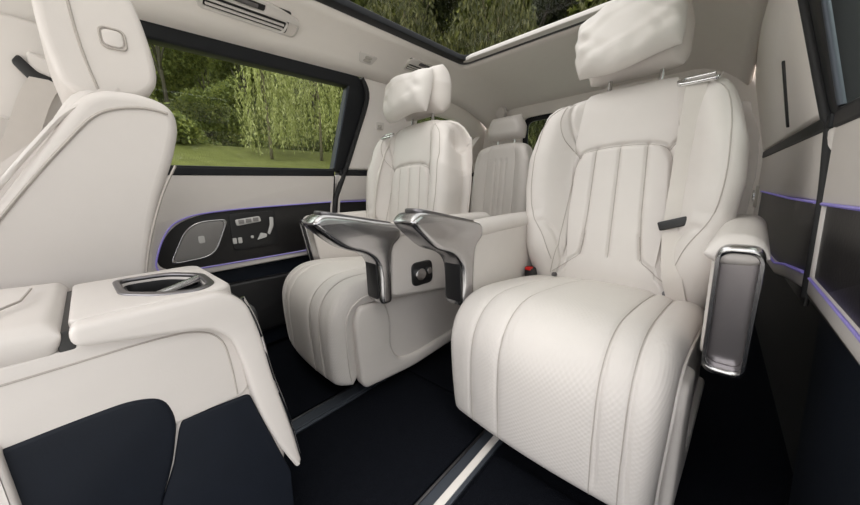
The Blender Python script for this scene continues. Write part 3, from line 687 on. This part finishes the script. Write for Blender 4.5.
# ------------------------------------------------------------------ centre console
cc = thing('center_console', (0, 0, 0), 0, 'cream centre console with a cup holder and dark lower pockets, at the left front', 'console')
XN, XF = -.52, -.775
side = [(-.5, .02), (.10, .02), (.135, .12), (.172, .24), (.166, .31), (.152, .40), (.148, .48), (.142, .505), (.06, .506), (-.036, .506), (-.037, .538), (-.5, .538)]
body = plate_mesh(rp(side, [0, .01, .02, .02, .03, .05, .03, .003, 0, .002, .002, 0], 5), [], XN - XF - .01, .012, MX((XN + XF) / 2 - .005))
link('console_body', body, 'leather', cc, auto=40)
cw = rp([(-.752, .003), (-.738, .079), (-.673, .117), (-.582, .113), (-.554, .086), (-.580, .040), (-.633, .005)], .02)
ci = rp([(-.742, .012), (-.730, .072), (-.670, .107), (-.588, .103), (-.567, .084), (-.590, .050), (-.637, .015)], .02)
CS = lambda P_: [(q[0] + .014, q[1] + .006) for q in P_]
cw, ci = CS(cw), CS(ci)
ch = plate('cup_holder', cw, .008, 'smoke', MZ(.566), cc, .003, [ci])
plate('cup_tray', ci, .004, 'black', MZ(.508), ch, .0005)
plate('console_top', rp([(XF, -.036), (XN - .014, -.036), (XN - .014, .134), (XF, .134)], [.012, .012, .03, .03]), .064, 'leather', MZ(.535), cc, .005, [ci])
box('lid_gap_shade', ((XF + XN) / 2, -.040, .535), (XN - XF - .012, .014, .046), 'black', cc, .002)  # black strip set in for the shade between lid and console top
plate('cup_wall', [(p[0] + .014, p[1] + .006) for p in rp([(-.740, .014), (-.728, .071), (-.669, .105), (-.589, .101), (-.569, .084), (-.591, .052), (-.637, .017)], .02)], .05, 'black', MZ(.535), ch, .0005, [[(q[0] * .985 + .0041, q[1] * .94 + .0095) for q in rp([(-.740, .014), (-.728, .071), (-.669, .105), (-.589, .101), (-.569, .084), (-.591, .052), (-.637, .017)], .02)]])
tube('cup_shutter_bar', [(-.588, .045, .560), (-.628, .092, .562), (-.648, .110, .562)], .008, 'alu', ch, 8)
# armrest lid
lid = slab('armrest_lid', lambda U, V: np.stack([XF - .030 + U * (XN - XF + .032), -.46 + V * .418, .556 + .008 * np.sin(V * math.pi) + 0 * U], axis=-1), 20, 24, .016, .028, .03, 'leather', cc, (.30, .41), rr=(.022, .014))
tube('lid_stitch', [(XN - .055 - .0, -.4, .580), (XN - .055, -.13, .580), (XN - .07, -.095, .580), (XN - .12, -.075, .580), (XN - .2, -.072, .580)], .0016, 'seam', lid, 6)
# side wall: sculpted upper band, stitching, pockets
wing = [(-.036, .566), (-.036, .541), (.05, .526), (.092, .517), (.114, .492), (.124, .44), (.128, .39), (.140, .33), (.158, .265), (.178, .212), (.187, .222), (.176, .31), (.160, .41), (.152, .49), (.139, .545), (.112, .567)]
plate('top_shell', rp(wing, [.012, .012, .05, .03, .03, .03, .03, .03, .03, .006, .006, .03, .03, .03, .03, .03]), .034, 'leather', MX(XN - .004), cc, .007)
plate('side_skin', rp([(-.5, .40), (.118, .39), (.128, .40), (.124, .47), (.112, .52), (.09, .548), (-.030, .555), (-.034, .5365), (-.5, .5365)], .003), .010, 'leather', MX(XN - .0100), cc, .003)
tube('side_stitch', [(XN - .0048, a, b) for a, b in sl2([(-.4, .515), (-.09, .518), (.03, .520), (.080, .512), (.104, .488), (.110, .44), (.111, .395)], 6)], .0013, 'seam', cc, 6)
pk = [(-.5, .02), (.016, .02), (-.006, .27), (.021, .33), (.037, .40), (.028, .438), (-.002, .451), (-.05, .452), (-.5, .44)]
plate('side_pocket', rp(pk, [0, 0, .05, .05, .03, .02, .02, .03, 0]), .02, 'navy', MX(XN - .012), cc, .006)
plate('front_trim', rp([(-.32, .02), (-.101, .02), (-.101, .456), (-.32, .46)], .004), .02, 'leather', MX(XN - .002), cc, .005)
plate('lower_side_panel', rp([(.018, .02), (.165, .02), (.172, .20), (.155, .27), (.138, .34), (.128, .385), (.042, .392), (.036, .38), (.022, .33), (-.005, .27)], .008), .014, 'navy', MX(XN - .013), cc, .003)
tube('chrome_strip', [(XN - .012, a, b) for a, b in sl2([(.141, .545), (.156, .49), (.166, .40), (.182, .31), (.192, .22)], 6)], .0035, 'chrome', cc, 6)
plate('rear_panel', rect(XF + .01, .03, XN - .02, .52, .02), .008, 'black', Matrix.Translation((0, .158, 0)) @ Matrix.Rotation(math.radians(0), 4, 'X') @ MY(0), cc, .003)

# ------------------------------------------------------------------ floor rails and mats
def rail(x, lab):
    t = thing('seat_rail', (x, 0, 0), 0, lab, 'rail', 'seat rails in the floor')
    box('channel', (0, .55, .004), (.062, 2.1, .008), 'slate', t, .002)
    box('cover_strip', (.012, .55, .0085), (.018, 2.1, .005), 'plastic' if x > -.6 else 'slate', t, .001)
    box('rail_lip', (-.026, .55, .0085), (.006, 2.1, .006), 'smoke', t, .001)
rail(-.395, 'slate seat rail with a pale strip in the floor running under the nearest captain seat')
rail(-.875, 'slate seat rail in the floor running under the captain seat beside the side window')
mt = plate('floor_mat', rect(-.838, -.3, -.432, .735, .02), .008, 'carpet', MZ(.004), None, .003)
tag(mt, 'black carpet floor mat in the aisle between the two seat rails', 'floor mat')
mt = plate('floor_mat', rect(-.838, .745, -.432, 1.5, .02), .008, 'carpet', MZ(.004), None, .003)
tag(mt, 'black carpet mat further back in the aisle, behind a thin cross seam', 'floor mat')
mt = plate('floor_mat', rect(-.355, -.1, .06, .62, .03), .010, 'carpet', MZ(.005), None, .004)
tag(mt, 'black mat on the floor in front of the nearest captain seat', 'floor mat')
mt = plate('floor_mat', rect(-1.36, .0, -.918, .50, .03), .008, 'carpet', MZ(.004), None, .003)
tag(mt, 'black mat on the floor in front of the captain seat beside the side window', 'floor mat')

# ------------------------------------------------------------------ ceiling fittings (on the left cove)
def cove_frame(y, x):
    z = ceil_z(x, y); z2 = ceil_z(x + .01, y)
    tx = Vector((.01, 0, z2 - z)).normalized(); ty = Vector((0, 1, 0)); n = tx.cross(ty)
    if n.z > 0: n = -n
    # local a -> along y, b -> toward the glass, normal -> into the cabin
    return Matrix(((ty.x, tx.x, n.x, x), (ty.y, tx.y, n.y, y), (ty.z, tx.z, n.z, z), (0, 0, 0, 1)))
def vent(y, x, label, sc=1.0, sl=2):
    t = thing('air_vent', (0, 0, 0), 0, label, 'air vent', 'ceiling air vents')
    Mf = cove_frame(y, x) @ Matrix.Scale(sc, 4) @ Matrix.Diagonal((1, 1.45, 1, 1))
    T = lambda z: Mf @ MZ(z + .006)
    ho = rp([(-.150, -.030), (.170, -.030), (.175, .020), (.060, .036), (-.120, .036), (-.155, .020)], .02)
    bz = plate('bezel', ho, .016, 'plastic', T(.010), t, .005, [rp([(-.135, -.022), (.120, -.022), (.128, .004), (-.130, .004)], .010), rp([(-.055, .011), (.045, .011), (.045, .028), (-.055, .028)], .007)])
    plate('duct', rect(-.145, -.026, .135, .032, .01), .004, 'black', T(.009), t, .001)
    for k in range(sl): plate('louvre', rect(-.128, -.017 + k * .010, .118, -.012 + k * .010, .002), .006, 'plastic', T(.015), t, .001)
    plate('thumb_slider', rect(-.045, .014, .020, .025, .003), .008, 'smoke', T(.015), t, .001)
    return t
vent(.50, -1.270, 'long cream ceiling air vent above the big side window')
vent(1.36, -1.26, 'ceiling air vent above the headrest of the captain seat by the window', .8)
vent(1.60, -.075, 'small cream ceiling air vent at the top, right of the nearest headrest', .6)
t = thing('reading_lamp', (0, 0, 0), 0, 'small trapezoid cream lamp on the ceiling edge above the rear end of the side window', 'lamp')
Mf = cove_frame(1.02, -1.30)
plate('lamp_plate', rp([(-.055, .025), (.055, .025), (.035, -.022), (-.035, -.022)], .012), .008, 'plastic', Mf @ MZ(.010), t, .003)
for k in range(2): plate('lamp_lens', rect(-.018 + k * .003, -.012 + k * .016, .022, .000 + k * .016, .004), .006, 'lamp', Mf @ MZ(.015), t, .002)
o = cyl('ceiling_sensor', cove_frame(.80, -1.32).translation - Vector((0, 0, .004)), .008, .006, (0.3, 0, -1), 'lamp', None, 16)
tag(o, 'tiny round sensor on the ceiling edge between air vent and lamp', 'sensor')
lt = thing('seat_latch', (0, 0, 0), 0, 'small pale latch bracket on the right wall beside the nearest backrest', 'latch')
lm = MX(XR - .004)
plate('latch_plate', rect(2.12, .56, 2.17, .66, .01), .012, 'lamp', lm, lt, .003)
plate('latch_hook', rp([(2.13, .59), (2.155, .59), (2.155, .64), (2.13, .625)], .006), .014, 'chrome', lm @ MZ(-.008), lt, .003)
o = cyl('belt_guide', (-1.225, 2.165, 1.228), .045, .03, (0, -1, -.2), 'plastic', None, 28, .008)
tag(o, 'round cream belt guide on the rear wall above the third-row headrest', 'belt guide')
ck = thing('coat_hook', (0, 0, 0), 0, 'small square cream hook plate on the pillar behind the side window', 'hook')
hm = side_matrix(-1, XL + .002)
plate('hook_plate', rect(1.135, 1.03, 1.185, 1.065, .006), .008, 'plastic', hm @ MZ(0), ck, .002)
plate('hook', rect(1.145, 1.036, 1.165, 1.050, .003), .012, 'lamp', hm @ MZ(.006), ck, .002)
o = plate('grab_slot', rp([(1.30, 1.02), (1.34, .84), (1.352, .84), (1.315, 1.02)], .005), .008, 'black', side_matrix(1, XR - .002) @ Matrix.Translation((.10, 0, 0)), None, .002)
tag(o, 'thin black slot in the cream pillar trim right of the nearest seat', 'slot')

# ------------------------------------------------------------------ outside: bank of grass and trees
gv = []; gf = []
gx = np.concatenate([np.linspace(-60, -3, 40), np.linspace(-2.5, 40, 20)]); gy = np.linspace(-40, 70, 60)
for x in gx:
    for y in gy:
        r = max(0, -x - 2.5); h = -.5 + min(2.6, r * .335) + .06 * math.sin(x * .9) * math.sin(y * .7) * min(1, r / 3)
        h += .35 * min(1, max(0, y - 6) / 8) if x > -6 else 0
        gv.append((x, y, h))
for i in range(len(gx) - 1):
    for j in range(len(gy) - 1):
        a = i * len(gy) + j; gf.append((a, a + len(gy), a + len(gy) + 1, a + 1))
g = struct(link('ground', mesh(gv, gf), 'grass'))

def leaf_cloud(cent, nrm, size, jit=.5, droop=0, wd=.22):
    """one quad leaf per centre"""
    n = len(cent); out = np.zeros((n, 4, 3))
    d = np.random.normal(size=(n, 3)) * jit + nrm; d[:, 2] -= droop; d /= np.linalg.norm(d, axis=1, keepdims=True)
    u = np.cross(d, np.random.normal(size=(n, 3))); u /= np.linalg.norm(u, axis=1, keepdims=True)
    s = size * np.random.uniform(.6, 1.3, (n, 1))
    out[:, 0] = cent; out[:, 1] = cent + d * s * .5 + u * s * wd; out[:, 2] = cent + d * s; out[:, 3] = cent + d * s * .5 - u * s * wd
    return out.reshape(-1, 3)
def quads_mesh(v):
    me = bpy.data.meshes.new('l'); n = len(v) // 4
    me.vertices.add(len(v)); me.vertices.foreach_set('co', v.ravel())
    me.loops.add(n * 4); me.loops.foreach_set('vertex_index', np.arange(n * 4))
    me.polygons.add(n); me.polygons.foreach_set('loop_start', np.arange(n) * 4); me.polygons.foreach_set('loop_total', np.full(n, 4))
    me.update(); me.validate(); return me
def trunk_mesh(h, r, lean=0, forks=4, spread=1.0):
    ms = [tube_mesh([(lean * math.sin(k / 6 * 2) , 0, h * k / 6) for k in range(7)], lambda t: r * (1 - .55 * t), 8)]
    for i in range(forks):
        a = i * 2.4; z0 = h * (.55 + .1 * (i % 4)); e = Vector((math.cos(a) * spread, math.sin(a) * spread, h * .35))
        ms.append(tube_mesh([Vector((0, 0, z0)) + e * t + Vector((0, 0, .1 * math.sin(t * 3))) for t in (0, .35, .7, 1)], lambda t: r * .5 * (1 - .8 * t), 6))
    return join_mesh(*ms)
def gz(x):
    return -.5 + min(2.6, max(0, -x - 2.5) * .335)
def bushy(x, y, h, w, n, label, leaf='leaf_dark', size=.16, base=.0):
    t = thing('bushy_tree', (x, y, gz(x)), 0, label, 'tree', 'trees outside the window')
    link('trunk', trunk_mesh(h * .7, .06, .1, 6, w * .4), 'bark', t)
    K = 64; cs = []
    for k in range(K):
        f = k / K; z = base + (h - base) * (.03 + .95 * ((k * .618) % 1)); rad = w * math.sqrt(max(.08, 1 - ((z - h * .45) / (h * .58)) ** 2))
        a = k * 2.399; q = rad * random.uniform(.45, 1)
        cs.append((math.cos(a) * q, math.sin(a) * q, z, random.uniform(.35, .7) * w * .6))
    cent = []
    for cx, cy, cz, cr in cs:
        m_ = n // K; d = np.random.normal(size=(m_, 3)); d /= np.linalg.norm(d, axis=1, keepdims=True)
        rr_ = cr * np.random.uniform(.55, 1, (m_, 1)); cent.append(np.array([cx, cy, cz]) + d * rr_ * np.array([1, 1, .75]))
    cent = np.concatenate(cent); cent = cent[cent[:, 2] > .02]
    link('foliage', quads_mesh(leaf_cloud(cent, np.zeros(3), size, 1, .5)), leaf, t, False)
    return t
def willow(x, y, h, w, nstr, label, zmin=.6, size=.15, per=60, lean=.2, leaf='leaf_willow'):
    t = thing('willow_tree', (x, y, gz(x)), 0, label, 'tree', 'trees outside the window')
    link('trunk', trunk_mesh(h * .8, .045, lean, 7, w * .5), 'bark2', t)
    cent = []; nr = []
    for k in range(nstr):
        a = random.uniform(0, 2 * math.pi); q = w * math.sqrt(random.uniform(.04, 1)); top = h * (1 - .35 * (q / w) ** 2) * random.uniform(.8, 1.02)
        L_ = top - zmin * random.uniform(.6, 2.2); L_ = min(L_, random.uniform(.45, 1.0) * h); m_ = int(per * L_ / 3)
        tt = np.random.uniform(0, 1, m_); ph = random.uniform(0, 6)
        px = math.cos(a) * q + .10 * np.sin(tt * 4 + ph) + np.random.normal(0, .022, m_); py = math.sin(a) * q + .10 * np.cos(tt * 3 + ph) + np.random.normal(0, .022, m_)
        cent.append(np.stack([px, py, top - tt * L_], 1))
    cent = np.concatenate(cent); cent = cent[cent[:, 2] > .15]
    link('foliage', quads_mesh(leaf_cloud(cent, np.array([0, 0, -1.2]), size, .35, 0, .12)), leaf, t, False)
    return t
def polar(az, dist): a = math.radians(az); return dist * math.sin(a), dist * math.cos(a)
def T(kind, az, dist, *a, **k):
    x, y = polar(az, dist); return kind(x, y, *a, **k)
T(bushy, -80, 11.5, 4.6, 1.9, 30000, 'broad dark green leafy tree at the front end of the side window view', size=.13)
T(bushy, -70.5, 14, 5.2, 1.8, 30000, 'dense dark tree filling the middle of the side window view', size=.13)
T(bushy, -90, 12.5, 5.0, 1.8, 16000, 'green leafy tree mostly hidden behind the front seat', leaf='leaf_bush')
T(bushy, -61, 15, 5.0, 1.9, 20000, 'dark shrubby tree behind the hanging willow strands', size=.13)
T(bushy, -51, 14, 4.6, 1.9, 14000, 'green bushy tree behind the rear edge of the side window', leaf='leaf_bush')
T(bushy, -75.5, 18.5, 6.5, 2.2, 16000, 'taller dark tree in the back row between two dark trees', size=.2)
T(bushy, -65.5, 18.5, 6.5, 2.2, 16000, 'taller dark tree in the back row behind the slim willow trunk', size=.2)
T(bushy, -84, 18, 6.5, 2.2, 14000, 'taller dark tree in the back row near the front seat', size=.2)
T(willow, -68.0, 9.6, 3.4, .55, 44, 'pale green weeping willow with a slim trunk in the centre of the side window', zmin=.25, size=.10, per=150, lean=.1)
T(willow, -60.5, 10.2, 3.9, .95, 84, 'yellow green weeping willow at the rear end of the side window', zmin=.45, size=.10, per=150)
T(willow, -46, 11, 6.2, 1.5, 230, 'tall weeping willow seen through the left part of the roof glass', size=.2, leaf='leaf_willow_dimmed')
T(willow, -31, 10.5, 6.5, 1.7, 250, 'tall weeping willow seen through the middle of the roof glass', size=.2, leaf='leaf_willow_dimmed')
T(willow, -14, 10.5, 6.5, 1.7, 250, 'tall weeping willow seen through the right part of the roof glass', size=.2, leaf='leaf_willow_dimmed')
T(bushy, -43, 16, 9.5, 2.7, 16000, 'tall dark tree behind the willows over the left part of the roof glass', size=.3, base=2, leaf='leaf_dimmed')
T(bushy, -25, 16, 9.5, 2.7, 16000, 'tall dark tree behind the willows over the middle of the roof glass', size=.3, base=2, leaf='leaf_dimmed')
T(bushy, -7, 16, 9.5, 2.7, 16000, 'tall dark tree over the right corner of the roof glass', size=.3, base=2, leaf='leaf_dimmed')
T(bushy, 19, 10, 6.5, 2.4, 12000, 'green tree glimpsed through the right side window', leaf='leaf_bush', size=.2)
hv = []
for k in range(120000):
    az = random.uniform(-100, 0); dd = random.uniform(21.5, 23); x, y = polar(az, dd); hv.append((x, y, gz(x) + (9 if az < -58 else 14) * random.random() ** .9))
o = link('hedge', quads_mesh(leaf_cloud(np.array(hv), np.zeros(3), 1.0, 1, .5)), 'leaf_dark', None, False)
tag(o, 'tall dark hedge closing off the view behind all the trees', 'hedge')
bounce = plate('bounce_slab', [(-2.4, -14), (9, -14), (9, 6), (2.2, 6), (2.2, 8.5), (-1.6, 8.5), (-2.4, 6)], .06, 'concrete', MZ(-.485), None, .005)  # unseen pale ground added to bounce daylight up into the cabin
struct(bounce, 'pale concrete slab added under the car to bounce daylight into the cabin', 'bounce_slab')
